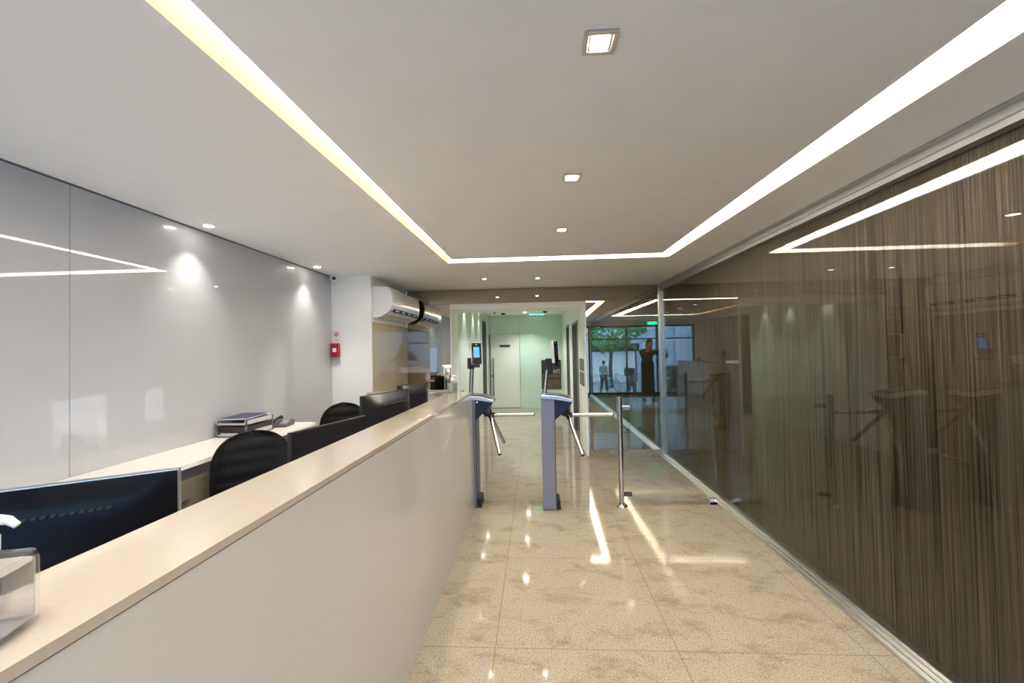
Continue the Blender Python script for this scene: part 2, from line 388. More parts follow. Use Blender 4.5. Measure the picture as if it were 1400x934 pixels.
# left white glass panels, brown wall glass panes, mirrors
bounds = [YE, -.82, 2.085, 4.945]
labs = ['white back-painted glass wall panel running back towards the street door',
        'white glass wall panel left of the vertical joint above the credenza end',
        'long white glass wall panel lit by two ceiling spots above the paper tray']
for k in range(3):
    bm = bm_new(); box(bm, XL-.014, XL, bounds[k]+.0015, bounds[k+1]-.0015, .02, CEIL-.010, .0012, 1)
    tag(obj('glass_wall_panel', bm, 'white_glass'), labs[k], 'wall panel')
bounds = [YE, -.15, 2.35, 4.86, YB-.036]
labs = ['clear glass pane over the brown wall behind the photographer',
        'clear glass pane over the brown wall before its first vertical joint',
        'clear glass pane over the brown wall beside the steel bollard',
        'clear glass pane over the brown wall next to the corner post']
for k in range(4):
    bm = bm_new(); box(bm, XR, XR+.010, bounds[k]+.0015, bounds[k+1]-.0015, .046, CEIL-.088)
    tag(obj('wall_glass_pane', bm, 'wall_glass', None, False), labs[k], 'glass pane')
for x0, x1, z0, z1, lab in ((-1.956, HX0-.023, .09, 2.31, 'tall bronze mirror between the air conditioner and the hall passage'),
                            (HX1+.027, XR-.034, .094, 2.31, 'tall bronze mirror reflecting the street door beside the hall passage'),
                            (-1.956, XR-.034, 2.314, CEIL-.002, 'long low bronze mirror over the hall passage under the ceiling')):
    bm = bm_new(); box(bm, x0, x1, YB, YB+.012, z0, z1, .0015, 1)
    tag(obj('mirror_panel', bm, 'bronze_mirror'), lab, 'mirror')
bm = bm_new(); box(bm, -1.967, -1.957, 4.975, YB-.003, .02, 1.972, .0015, 1)
tag(obj('tan_glass_panel', bm, 'tan_glass'), 'glossy tan glass wall panel under the air conditioner', 'wall panel')

# hall doors
bm = bm_new(); box(bm, HX0+.03, -.435, HY1+.02, HY1+.07, .01, 2.04, .003)
d = struct('door_1', bm, 'hall_white', 'white flush door at the end of the lift hall', 'door', True)
bobj('name_plate', 'dark_metal', d, -.99, -.70, HY1+.008, HY1+.02, 1.685, 1.745, bev=.002)
bm = bm_new(); cyl(bm, (HX0+.10, HY1-.03, .30), (HX0+.10, HY1-.03, 1.38), .014)
for z in (.42, 1.26): cyl(bm, (HX0+.10, HY1-.03, z), (HX0+.10, HY1+.03, z), .009)
box(bm, HX0+.06, HX0+.09, HY1+.008, HY1+.021, .86, .92)
obj('door_handle', bm, 'dark_metal', d)
for nm, y0, y1, z1, lab in (('door_2', 7.32, 8.38, 2.10, 'dark steel lift door nearer the passage'), ('door_3', 9.2, 9.95, 2.14, 'dark steel lift door deeper in the hall')):
    bm = bm_new(); ym = (y0+y1)/2
    box(bm, HX1+.06, HX1+.10, y0, ym-.002, 0, z1); box(bm, HX1+.06, HX1+.10, ym+.002, y1, 0, z1)
    d = struct(nm, bm, 'lift_steel', lab, 'door')
    bm = bm_new(); box(bm, HX1-.012, HX1+.06, y0-.0, y0+.05, 0, z1); box(bm, HX1-.012, HX1+.06, y1-.05, y1, 0, z1); box(bm, HX1-.012, HX1+.06, y0+.05, y1-.05, z1-.05, z1)
    obj('door_frame', bm, 'lift_steel', d)
bm = bm_new(); box(bm, HX0-.02, HX0+.012, 10.12, 10.72, 0, 2.33, .002)
d = struct('door_4', bm, 'rubber', 'black narrow lift door on the spot lit side of the hall', 'door')
bobj('door_frame', 'hall_white', d, HX0-.02, HX0+.03, 10.72, 10.80, 0, 2.36)

# ================================================================== RECEPTION COUNTER
ct = thing('reception_counter', 'long white stone topped reception counter with glossy greige front', 'counter', (-.75, 2.0, 0))
def rel(t):  # coordinates below are world; children keep them
    return Matrix.Translation(-Vector(t.location))
def kid(o, t):
    o.data.transform(Matrix.Translation(-Vector(t.location))); return o
CT = 1.184
top = [(-.655, 4.257), (-.722, .35), (-.728, -.9), (-1.02, -.9), (-.985, .35), (-.885, 4.02), (-.885, 4.27), (-1.75, 4.27), (-1.75, 4.50), (-.775, 4.50), (-.775, 4.257)]
bm = bm_new(); prism(bm, top, 'Z', CT-.020, CT, .0015)
kid(obj('countertop', bm, 'stone_white', ct, False), ct)
bm = bm_new()
fr = [(-.642, 4.256), (-.655, 2.0), (-.665, .35), (-.67, -.9)]; tp = [(-.657, 4.256), (-.695, 2.0), (-.727, .35), (-.735, -.9)]
A = [bm.verts.new((x, y, .0)) for x, y in fr]; B = [bm.verts.new((x, y, CT-.024)) for x, y in tp]
A2 = [bm.verts.new((x-.03, y, .0)) for x, y in fr]; B2 = [bm.verts.new((x-.03, y, CT-.024)) for x, y in tp]
for k in range(3):
    bm.faces.new((A[k], A[k+1], B[k+1], B[k])); bm.faces.new((A2[k], B2[k], B2[k+1], A2[k+1]))
bm.faces.new((A[0], B[0], B2[0], A2[0])); bm.faces.new((A[3], A2[3], B2[3], B[3]))
for k in range(3): bm.faces.new((A[k], A2[k], A2[k+1], A[k+1])); bm.faces.new((B[k], B[k+1], B2[k+1], B2[k]))
kid(obj('front_panel', bm, 'lacquer', ct, True, 20), ct)
bm = bm_new()
prism(bm, [(-.675, 4.24), (-.74, .3), (-.745, -.85), (-.76, -.85), (-.755, .3), (-.70, 4.24)], 'Z', CT-.0245, CT-.0195)
kid(obj('shadow_joint', bm, 'joint_dark', ct), ct)
kid(bobj('end_panel', 'lacquer', ct, -1.70, -.77, 4.30, 4.47, 0, CT-.02), ct)
dk = thing('reception_desk', 'white receptionist desk carrying the monitors behind the counter', 'desk', (-1.2, 1.7, 0))
kid(bobj('desk_top', 'laminate_white', dk, -1.66, -.80, -.85, 4.20, .715, .745, bev=.002), dk)
for y in (-.6, 1.62, 2.9, 4.1): kid(bobj('desk_support', 'laminate_white', dk, -1.25, -.80, y, y+.03, .0, .715), dk)

# credenza
cr = thing('credenza', 'low white credenza with drab drawers along the white glass wall', 'cabinet', (-2.23, 2.2, 0))
CZ = .976
kid(bobj('cabinet_top', 'laminate_white', cr, XL+.003, -2.02, .2, 3.76, CZ-.028, CZ, bev=.003), cr)
kid(bobj('cabinet_body', 'dark_smoke', cr, XL+.003, -2.07, .25, 3.70, .06, CZ-.030), cr)
kid(bobj('plinth', 'joint_dark', cr, XL+.02, -2.12, .28, 3.68, 0, .06), cr)
for k in range(6):
    y0 = .26+k*.575
    dr = kid(bobj('drawer', 'wood_grey', cr, -2.068, -2.046, y0, y0+.56, .66, .875, bev=.002), cr)
    kid(bobj('cabinet_door', 'wood_grey', cr, -2.068, -2.046, y0, y0+.56, .07, .645, bev=.002), cr)
    bm = bm_new(); box(bm, -2.045, -2.030, y0+.18, y0+.38, .762, .774, .002)
    h = obj('handle', bm, 'aluminium', dr); kid(h, cr)

# ================================================================== MONITORS (screens face the receptionist)
def monitor(label, right, left, ztop, w, h, bulge, group='monitors behind the reception counter', gloss='black_plastic', edge=None):
    """right/left: ends of the top edge in plan; the back faces the visitor side"""
    R_, L_ = Vector((*right, 0)), Vector((*left, 0)); ux = (R_-L_).normalized(); c = (R_+L_)/2
    ang = math.atan2(ux.y, ux.x)            # local +X runs towards the far end, local -Y is the back (towards the lobby)
    t = thing('computer_monitor', label, 'monitor', (c.x, c.y, .745), ang, group)
    zt = ztop-.745; zb = zt-h
    bm = bm_new(); box(bm, -w/2, w/2, -.006, .022, zb, zt, .005); obj('bezel', bm, gloss if edge is None else edge, t)
    bm = bm_new()   # bulged rear shell
    nx, nz = 14, 10; g = []
    for i in range(nx+1):
        row = []
        for j in range(nz+1):
            u, v = -1+2*i/nx, -1+2*j/nz
            d = bulge*(1-abs(u)**4)*(1-abs(v)**4)*(1 - .25*max(0, v)) + .004
            row.append(bm.verts.new((u*(w/2-.006), -.006-d, (zb+zt)/2+v*(h/2-.004))))
        g.append(row)
    for i in range(nx):
        for j in range(nz): bm.faces.new((g[i][j], g[i+1][j], g[i+1][j+1], g[i][j+1]))
    ring = [g[i][0] for i in range(nx+1)]+[g[nx][j] for j in range(1, nz+1)]+[g[i][nz] for i in range(nx-1, -1, -1)]+[g[0][j] for j in range(nz-1, 0, -1)]
    base = [bm.verts.new((v.co.x, -.005, v.co.z)) for v in ring]; n = len(ring)
    for k in range(n): bm.faces.new((ring[k], base[k], base[(k+1)%n], ring[(k+1)%n]))
    bm.faces.new(base)
    sh = obj('rear_shell', bm, gloss, t, True, 60)
    bm = bm_new()
    for k in range(16): box(bm, -.16+k*.02, -.150+k*.02, -bulge-.012, -bulge*.7, zt-.085, zt-.080)
    obj('vent_slots', bm, 'matte_black', sh)
    bobj('screen', 'screen_white', t, -w/2+.014, w/2-.014, .0222, .0232, zb+.02, zt-.014)
    bm = bm_new(); box(bm, -.035, .035, -.035-bulge*.5, -.006, .01, (zb+zt)/2, .006); obj('stand_neck', bm, gloss, t)
    bm = bm_new(); lathe(bm, [(.10, 0), (.115, .004), (.11, .012), (.03, .018)], (0, -.02, 0), 32, rx=1.15, ry=.85); obj('stand_base', bm, gloss, t)
    return t
d0 = Vector((.333, .222)).normalized(); r0 = Vector((-1.195, 1.352))
monitor('large glossy black monitor back behind the counter beside the nearer gel bottle', r0, r0-d0*.62, 1.226, .62, .40, .045, gloss='monitor_black', edge='aluminium')
monitor('flat black monitor with thin edge on the desk just past the first office chair', (-1.09, 2.645), (-1.25, 2.075), 1.20, .59, .36, .012)
monitor('black monitor with bulging back further along the reception counter', (-1.085, 3.53), (-1.25, 2.965), 1.288, .595, .38, .075)
monitor('smaller black monitor last in the row before the counter end bottles', (-1.07, 4.10), (-1.235, 3.72), 1.298, .41, .33, .05)

# ================================================================== OFFICE CHAIRS
def office_chair(label, x, y, zt, face):
    t = thing('office_chair', label, 'chair', (x, y, 0), face, 'office chairs behind the counter')   # local -Y is the front
    W, H = .45, .60; zc = zt-H/2
    def backpts(u, v, off):
        # rounded outline
        a = max(0, v); wd = W/2*max(0, 1-a**3.2)**.46 if v > 0 else W/2*(1-.10*abs(v)**3)
        curve = .05*(u*u)          # wraps forward at the sides
        return (u*wd, .20-curve-.03*v+off, zc+v*H/2)
    def shell(off0, off1, scale, name, m, ridge=0, parent=None):
        bm = bm_new(); nx, nz = 14, 36; F = []; B = []
        for j in range(nz+1):
            q_ = -1+2*j/nz; v = (math.sin(q_*PI/2) if q_ > 0 else q_)*scale*.9995; fr = []; br = []
            for i in range(nx+1):
                u = (-1+2*i/nx)*scale
                rd = (1-abs(u/scale)**6)*(1-abs(v/scale)**8)
                rr = ridge*abs(math.sin(v*PI*3.6))*(1 if abs(u) < .8 else .3) if ridge else 0
                fr.append(bm.verts.new(backpts(u, v, off0-.018*rd-rr))); br.append(bm.verts.new(backpts(u, v, off1+.012*rd)))
            F.append(fr); B.append(br)
        for S in (F, B):
            for j in range(nz):
                for i in range(nx): bm.faces.new((S[j][i], S[j][i+1], S[j+1][i+1], S[j+1][i]))
        ring = lambda S: S[0]+[S[j][nx] for j in range(1, nz+1)]+S[nz][nx-1::-1]+[S[j][0] for j in range(nz-1, 0, -1)]
        a, b = ring(F), ring(B); n = len(a)
        for k in range(n):
            bm.faces.new((a[k], a[(k+1)%n], b[(k+1)%n], b[k]))
        return obj(name, bm, m, parent, True, 70)
    bk = shell(0, .035, 1.0, 'backrest', 'black_leather', 0, t)
    shell(-.012, -.002, .86, 'back_cushion', 'black_leather', .008, bk)
    bm = bm_new(); lathe(bm, [(.20, .42), (.235, .43), (.245, .455), (.235, .485), (.19, .50), (.05, .505)], (0, -.02, 0), 36, power=3.2, ry=.95); obj('seat', bm, 'black_leather', t, True, 60)
    bm = bm_new(); tube(bm, [(0, .05, .42), (0, .20, .415), (0, .255, .46), (0, .262, .60), (0, .25, .78)], .016); obj('back_bracket', bm, 'matte_black', t)
    bm = bm_new(); cyl(bm, (0, 0, .14), (0, 0, .42), .028); cyl(bm, (0, 0, .08), (0, 0, .22), .038); obj('gas_lift', bm, 'matte_black', t)
    for k in range(5):
        a = 2*PI*k/5+.3; c, s = math.cos(a), math.sin(a)
        bm = bm_new(); tube(bm, [(.02*c, .02*s, .115), (.15*c, .15*s, .10), (.27*c, .27*s, .075)], [.024, .020, .014]); lg = obj('leg', bm, 'matte_black', t)
        bm = bm_new(); cyl(bm, (.27*c-.02*s, .27*s+.02*c, .028), (.27*c+.02*s, .27*s-.02*c, .028), .028); obj('castor', bm, 'rubber', lg)
    return t
office_chair('black quilted office chair with rounded back in front of the paper tray', -1.72, 2.50, 1.115, math.radians(42))
office_chair('black office chair mostly hidden behind the flat monitor near the pillar', -1.85, 4.05, 1.10, math.radians(42))

# ================================================================== DESK ITEMS ON THE CREDENZA
t = thing('paper_tray', 'two-tier grey letter tray on the white credenza', 'paper tray', (-2.315, 3.245, CZ))
w, dd = .115, .17
for k, z in enumerate((0.0, .085)):
    bm = bm_new(); box(bm, -w, w, -dd, dd, z+.002, z+.008); box(bm, -w, -w+.006, -dd, dd, z+.002, z+.04); box(bm, w-.006, w, -dd, dd, z+.002, z+.04); box(bm, -w, w, dd-.006, dd, z+.002, z+.04)
    box(bm, -w, w, -dd, -dd+.006, z+.002, z+.022)
    obj('tray', bm, 'smoke_plastic', t)
for sx in (-1, 1):
    for sy in (-1, 1): bobj('riser', 'dark_smoke', t, sx*(w-.004)-.005, sx*(w-.004)+.005, sy*(dd-.012)-.008, sy*(dd-.012)+.008, .002, .125)
bm = bm_new(); box(bm, -w+.008, w-.008, -dd+.01, dd-.02, .040, .078); obj('inner_box', bm, 'board_black', t)
bm = bm_new(); box(bm, -.095, .09, -.145, .15, 0, .022, .002)
o = tag(obj('paper_stack', bm, 'paper'), 'white paper stack in the lower tier of the letter tray', 'paper'); o.location = (-2.315, 3.235, CZ+.0085)
t = thing('document_folder', 'dark blue folder lying on top of the letter tray', 'folder', (-2.325, 3.25, CZ+.126), .12)
bobj('cover', 'navy_card', t, -.10, .095, -.15, .15, .012, .016, bev=.001); bobj('cover_back', 'navy_card', t, -.10, .095, -.15, .15, 0, .003, bev=.001)
bobj('pages', 'paper', t, -.097, .088, -.147, .147, .003, .012)
bm = bm_new(); box(bm, -.10, .10, -.14, .14, 0, .006, .001)
t = thing('desk_telephone', 'low dark desk telephone on the credenza behind the letter tray', 'telephone', (-2.215, 3.56, CZ), .1)
bm = bm_new(); prism(bm, [(-.08, 0), (.08, 0), (.08, .045), (-.08, .018)], 'X', -.07, .07, .004); obj('base', bm, 'dark_smoke', t)
bm = bm_new(); tube(bm, [(-.045, -.07, .045), (-.045, -.03, .058), (-.045, .03, .066), (-.045, .075, .066)], [.018, .012, .012, .018]); obj('handset', bm, 'black_plastic', t)
bm = bm_new()
for i in range(3):
    for j in range(4): box(bm, .0+i*.02, .013+i*.02, -.05+j*.02, -.037+j*.02, .02, .034+j*.005)
obj('keypad', bm, 'smoke_plastic', t)
bm = bm_new(); pts = [(-2.40, 3.44+.33*k/12, CZ+.004+.10*math.sin(PI*k/12)**.8) for k in range(13)]; tube(bm, pts, .004, 8)
tag(obj('white_cable', bm, 'white_plastic'), 'white cable arching over the credenza behind the letter tray', 'cable')

# ================================================================== GEL AND SPRAY BOTTLES
def pump_bottle(label, x, y, s, rot, group=None, body=.052, hgt=.118):
    t = thing('sanitizer_bottle', label, 'bottle', (x, y, CT+.0006), rot, group)
    b = body; H = hgt
    def prof(i): return [(b*.90-i, .0+i), (b-i, .006+i*.5), (b-i, H*.86), (b*.93-i, H*.95), (b*.60-i, H-i*.6), (.017-i*.4, H+.006-i*.4), (.016-i*.4, H+.016-i*.4)]
    bm = bm_new(); lathe(bm, prof(0), (0, 0, 0), 40, power=4.5); lathe(bm, prof(.0035)[::-1], (0, 0, 0), 40, power=4.5); bd = obj('bottle_body', bm, 'clear_plastic', t, True, 50)
    bm = bm_new(); lathe(bm, [(b*.86-.006, .005), (b-.0045, .012), (b-.0045, H*.84)], (0, 0, 0), 40, power=4.5); obj('gel', bm, 'gel', bd, True, 50)
    bm = bm_new(); lathe(bm, [(.021, H+.006), (.022, H+.010), (.022, H+.030), (.018, H+.036), (.009, H+.037), (.009, H+.048), (.013, H+.050), (.013, H+.060), (.004, H+.062)], (0, 0, 0), 28)
    pm = obj('pump', bm, 'white_plastic', t)
    bm = bm_new(); tube(bm, [(0, 0, H+.0565), (.02, 0, H+.0575), (.036, 0, H+.055), (.046, 0, H+.046)], [.009, .008, .0065, .005]); obj('nozzle', bm, 'white_plastic', pm)
    bm = bm_new(); cyl(bm, (0, 0, .008), (0, 0, H+.02), .0032, n=10); obj('dip_tube', bm, 'white_plastic', bd)
    t.scale = (s, s, s)
    return t
pump_bottle('clear gel pump bottle with white pump on the near end of the counter', -.832, .585, 1.0, math.radians(18))
pump_bottle('small clear pump bottle on the far end of the counter beside the spray bottle', -.835, 4.17, .98, math.radians(40), body=.045, hgt=.115)
t = thing('spray_bottle', 'tall clear spray bottle with white trigger at the far counter end', 'bottle', (-.915, 4.36, CT+.0006), math.radians(200))
bm = bm_new(); lathe(bm, [(.038, 0), (.042, .006), (.042, .13), (.036, .16), (.016, .19), (.015, .205)], (0, 0, 0), 30); lathe(bm, [(.035, .004), (.039, .01), (.039, .13), (.033, .158), (.013, .188)], (0, 0, 0), 30); obj('bottle_body', bm, 'clear_plastic', t, True, 50)
bm = bm_new(); lathe(bm, [(.019, .195), (.019, .222), (.012, .225), (.012, .236)], (0, 0, 0), 24); box(bm, -.035, .045, -.013, .013, .236, .272, .006); cyl(bm, (.045, 0, .262), (.062, 0, .262), .009); sp = obj('spray_head', bm, 'white_plastic', t)
bm = bm_new(); tube(bm, [(.030, 0, .240), (.042, 0, .22), (.040, 0, .195), (.048, 0, .178)], [.008, .007, .006, .005]); obj('trigger', bm, 'white_plastic', sp)

# ================================================================== TURNSTILES
def turnstile(label, x0, y0):
    """x0: left face of the slim cabinet, y0: its front face; passage is on +X"""
    t = thing('tripod_turnstile', label, 'turnstile', (x0, y0, 0), 0, 'tripod turnstiles across the lobby')
    bobj('cabinet', 'lilac_steel', t, 0, .130, 0, .27, .006, 1.105, bev=.004)
    bobj('side_panel', 'dark_panel', t, .1305, .1365, .012, .262, .02, 1.09, bev=.001)
    bm = bm_new(); box(bm, .0, .18, .02, .25, 0, .012, .002); box(bm, .131, .172, .03, .24, .012, .088, .004); obj('foot', bm, 'matte_black', t)
    bm = bm_new(); prism(bm, [(.131, 1.098), (.310, 1.066), (.304, 1.052), (.262, 1.005), (.131, .885)], 'Y', .012, .258, .004); hs = obj('mechanism_housing', bm, 'navy', t)
    bm = bm_new(); cyl(bm, (.150, .013, 1.075), (.150, .004, 1.075), .009); obj('lock', bm, 'chrome', hs)
    bm = bm_new(); prism(bm, [(-.006, 1.104), (.12, 1.102), (.318, 1.066), (.326, 1.074), (.322, 1.096), (.20, 1.126), (.0, 1.146), (-.008, 1.138)], 'Y', -.008, .278, .006); obj('lid', bm, 'aluminium', t)
    bm = bm_new(); prism(bm, [(.03, 1.1425), (.29, 1.107), (.30, 1.113), (.20, 1.138), (.04, 1.152)], 'Y', .05, .23, .003); obj('lid_insert', bm, 'dark_smoke', t)
    c = Vector((.240, .135, .955)); ax = Vector((1, 0, -1)).normalized()
    bm = bm_new(); cyl(bm, c-ax*.03, c+ax*.018, .050, .046); cyl(bm, c+ax*.018, c+ax*.05, .040, .030); ball(bm, c+ax*.05, .030, sub=2); hb = obj('hub', bm, 'black_plastic', t)
    hp = c+ax*.045
    for k in range(3):
        d = (Matrix.Rotation(2*PI*k/3, 3, ax) @ Vector((1, 0, 0))).normalized()
        bm = bm_new(); tube(bm, [hp+d*.02, hp+d*.05, hp+d*.445, hp+d*.455], [.019, .0185, .0185, .016], 18); am = obj('arm', bm, 'steel', t, True, 50)
        bm = bm_new(); tube(bm, [hp+d*.455, hp+d*.462, hp+d*.466], [.0175, .0175, .012], 16); obj('end_cap', bm, 'black_plastic', am)
        bm = bm_new(); cyl(bm, hp+d*.015, hp+d*.045, .024); obj('arm_socket', bm, 'black_plastic', am)
    return t
turnstile('tripod turnstile with lilac grey cabinet standing free in the middle of the lobby', .047, 4.22)
turnstile('tripod turnstile tucked against the far end of the reception counter', -.756, 4.268)

def face_terminal(label, base, top, yaw, tilt=math.radians(12), centre=None, lit='screen_blue'):
    t = thing('face_recognition_terminal', label, 'access terminal', base, 0, 'face terminals on the turnstiles')
    B = Vector((0, 0, 0)); T = Vector(top)-Vector(base)
    bm = bm_new(); tube(bm, [B, B+Vector((0, 0, .004)), T*.5, T], [.030, .021, .017, .017], 16); po = obj('post', bm, 'aluminium', t)
    side = Vector((.015, 0, 0))
    for s in (-1, 1):
        bm = bm_new(); tube(bm, [B+side*s+Vector((0, -.010, .01)), T+side*s+Vector((0, -.010, 0))], .0065, 8); obj('cable_cover', bm, 'matte_black', po)
    M = Matrix.Translation(T) @ Matrix.Rotation(yaw, 4, 'Z')
    bm = bm_new(); box(bm, -.045, .020, -.025, .045, -.03, .085, .006); bm.transform(M if not centre else Matrix.Translation(T+Vector((.03, 0, .0)))); obj('bracket', bm, 'matte_black', t)
    D = M @ Matrix.Translation((.045, -.015, .13)) @ Matrix.Rotation(-tilt, 4, 'X')
    if centre: D = Matrix.Translation(Vector(centre)-Vector(base)) @ Matrix.Rotation(yaw, 4, 'Z') @ Matrix.Rotation(-tilt, 4, 'X')
    bm = bm_new(); box(bm, -.055, .055, -.012, .018, -.115, .115, .006); bm.transform(D); bd = obj('terminal_body', bm, 'white_plastic', t)
    bm = bm_new(); box(bm, -.051, .051, -.0155, -.012, -.111, .111, .0015); bm.transform(D); fp = obj('front_glass', bm, 'gloss_black', bd)
    bm = bm_new(); box(bm, -.030, .030, -.0165, -.0155, -.045, .065); bm.transform(D); obj('screen', bm, lit, fp)
    bm = bm_new(); cyl(bm, (0, -.0155, .09), (0, -.0175, .09), .009); bm.transform(D); obj('camera_lens', bm, 'chrome', fp)
    bm = bm_new(); box(bm, -.03, .03, -.014, .006, -.15, -.112, .004); bm.transform(D); obj('card_reader', bm, 'black_plastic', bd)
    return t
face_terminal('black face terminal with lit blue screen above the counter end turnstile', (-.685, 4.40, 1.142), (-.665, 4.38, 1.44), math.radians(16))
face_terminal('black face terminal seen edge-on above the middle turnstile', (.085, 4.35, 1.144), (.115, 4.37, 1.42), math.radians(66), math.radians(3), (.200, 4.35, 1.573), 'navy')

# ================================================================== BOLLARD AND LOW GLASS BARRIER
t = thing('steel_bollard', 'slim stainless steel post with round floor flange beside the low glass barrier', 'post', (.842, 4.343, 0))
bm = bm_new(); cyl(bm, (0, 0, .006), (0, 0, 1.098), .0265, n=28); obj('tube', bm, 'steel', t)
bm = bm_new(); lathe(bm, [(.060, 0), (.060, .006), (.052, .016), (.034, .020), (.030, .034)], n=32); obj('flange', bm, 'steel', t)
bm = bm_new(); lathe(bm, [(.0268, 1.096), (.0268, 1.101), (.020, 1.104)], n=28); obj('cap', bm, 'steel', t)
for z in (.105, .985):
    bm = bm_new(); cyl(bm, (.02, .005, z), (.05, .03, z), .010, n=14); box(bm, .035, .115, .034, .043, z-.020, z+.020, .004); box(bm, .035, .115, .054, .063, z-.020, z+.020, .004); cyl(bm, (.075, .030, z), (.075, .068, z), .009, n=14); cyl(bm, (.1, .030, z), (.1, .068, z), .007, n=14)
    obj('glass_clamp', bm, 'steel' if z > .5 else 'dark_metal', t)
t = thing('glass_barrier', 'low clear glass barrier between the steel post and the brown wall', 'barrier', (1.33, 4.391, 0))
bobj('glass_sheet', 'clear_glass', t, -.445, .468, -.0048, .0048, .035, 1.088)
bm = bm_new(); box(bm, .40, .469, -.016, -.0055, .0, .065, .003); box(bm, .40, .469, .0055, .016, .0, .065, .003); box(bm, .40, .469, -.016, .016, 0, .030, .003); obj('floor_clamp', bm, 'chrome', t)

# ================================================================== FIRE ALARM, CAMERAS, AIR CONDITIONER
t = thing('fire_alarm_box', 'red manual fire alarm box on the white pillar', 'fire alarm', (-2.392, 4.949, 1.638))
bobj('housing', 'red_plastic', t, -.047, .047, -.060, 0, -.08, .08, bev=.010)
bobj('call_plate', 'paper', t, -.022, .022, -.063, -.0595, -.022, .022, bev=.001)
bm = bm_new(); box(bm, -.0225, -.012, -.0645, -.062, -.004, .004); box(bm, .012, .0225, -.0645, -.062, -.004, .004); box(bm, -.003, .003, -.0645, -.062, -.018, .018); obj('press_mark', bm, 'smoke_plastic', t)
bobj('box_shadow_plate', 'smoke_plastic', t, -.046, .046, -.022, 0, -.17, -.081, bev=.003)  # grey plate drawn for the shadow the alarm box casts below it
t = thing('fire_alarm_sign', 'small white sign with red pictogram above the fire alarm box', 'sign', (-2.392, 4.949, 1.80))
bobj('sign_plate', 'paper', t, -.047, .047, -.003, 0, -.075, .075)
bm = bm_new()
def ringsq(bm, r, wd, y, cz, n=4, rot=0):
    a = [(r*math.cos(2*PI*k/n+rot), r*math.sin(2*PI*k/n+rot)) for k in range(n)]; b = [((r-wd)*math.cos(2*PI*k/n+rot), (r-wd)*math.sin(2*PI*k/n+rot)) for k in range(n)]
    for k in range(n): quad(bm, (a[k][0], y, cz+a[k][1]), (a[(k+1)%n][0], y, cz+a[(k+1)%n][1]), (b[(k+1)%n][0], y, cz+b[(k+1)%n][1]), (b[k][0], y, cz+b[k][1]))
ringsq(bm, .031, .018, -.0036, .027)
ringsq(bm, .062, .003, -.0036, .027, 4, PI/4)
obj('pictogram', bm, 'red_print', t, False)
bm = bm_new(); box(bm, -.028, -.008, -.0036, -.003, -.046, -.036); box(bm, -.002, .028, -.0036, -.003, -.046, -.036); obj('print', bm, 'smoke_plastic', t, False)
def dome(name, label, loc, d, r, group=None):
    t = thing(name, label, 'camera', loc, 0, group)
    bm = bm_new(); lathe(bm, [(r*.85, 0), (r, -r*.1), (r, -r*.5), (r*.9, -r*.62)], n=28); obj('mount', bm, 'white_plastic', t)
    d = Vector(d).normalized(); c = Vector((0, 0, -r*.75))
    bm = bm_new(); ball(bm, c, r*.95); obj('camera_ball', bm, 'white_plastic', t)
    bm = bm_new(); cyl(bm, c+d*r*.55, c+d*r*1.06, r*.52, r*.44, 24); obj('camera_lens', bm, 'matte_black', t)
dome('dome_camera', 'small white dome camera with black lens in the ceiling corner over the pillar', (-2.385, 4.88, CEIL), (2.3, -4.9, -.75), .047)
dome('dome_camera', 'tiny dome camera on the hall ceiling over the white door', (-.98, 10.2, HZ), (.3, -2, -1), .05)
t = thing('smoke_detector', 'small dark ceiling sensor in the lift hall beyond the exit sign', 'sensor', (.26, 10.6, HZ))
bm = bm_new(); lathe(bm, [(.055, 0), (.055, -.02), (.045, -.035), (.02, -.045)], n=24); obj('sensor_body', bm, 'matte_black', t)
t = thing('smoke_detector', 'small dark ceiling sensor in the lift hall near the spot lit side', 'sensor', (-.82, 10.9, HZ))
bm = bm_new(); lathe(bm, [(.06, 0), (.06, -.02), (.045, -.035), (.02, -.045)], n=24); obj('sensor_body', bm, 'matte_black', t)

t = thing('air_conditioner', 'white wall-mounted split air conditioner high above the tan glass panel', 'air conditioner', (-1.967, 5.62, 2.01))
y0, y1 = -.62, .60
prof = [(0, .02), (0, .385), (.03, .395), (.17, .392), (.215, .375), (.235, .33), (.242, .25), (.240, .17), (.225, .115), (.19, .075), (.11, .03), (.06, .01)]
bm = bm_new(); prism(bm, prof, 'Y', y0, y1, .012); obj('casing', bm, 'ac_plastic', t, True, 40)
bm = bm_new(); prism(bm, [(.2445, .165), (.2455, .25), (.239, .332), (.2345, .336), (.241, .25), (.240, .165)], 'Y', y0+.03, y1-.03); obj('front_panel', bm, 'ac_plastic', t)
bm = bm_new(); prism(bm, [(.2300, .128), (.2220, .088), (.178, .060), (.19, .085), (.215, .12)], 'Y', y0+.10, y1-.06); ou = obj('air_outlet', bm, 'matte_black', t)
for k in range(4):
    bm = bm_new(); ya = y0+.17+k*.25; prism(bm, [(.236, .112), (.232, .098), (.226, .098), (.230, .112)], 'Y', ya, ya+.13); obj('guide_vane', bm, 'white_plastic', ou)
bm = bm_new(); prism(bm, [(.222, .080), (.176, .050), (.172, .056), (.216, .088)], 'Y', y0+.09, y1-.05, .002); obj('louver', bm, 'white_plastic', t)

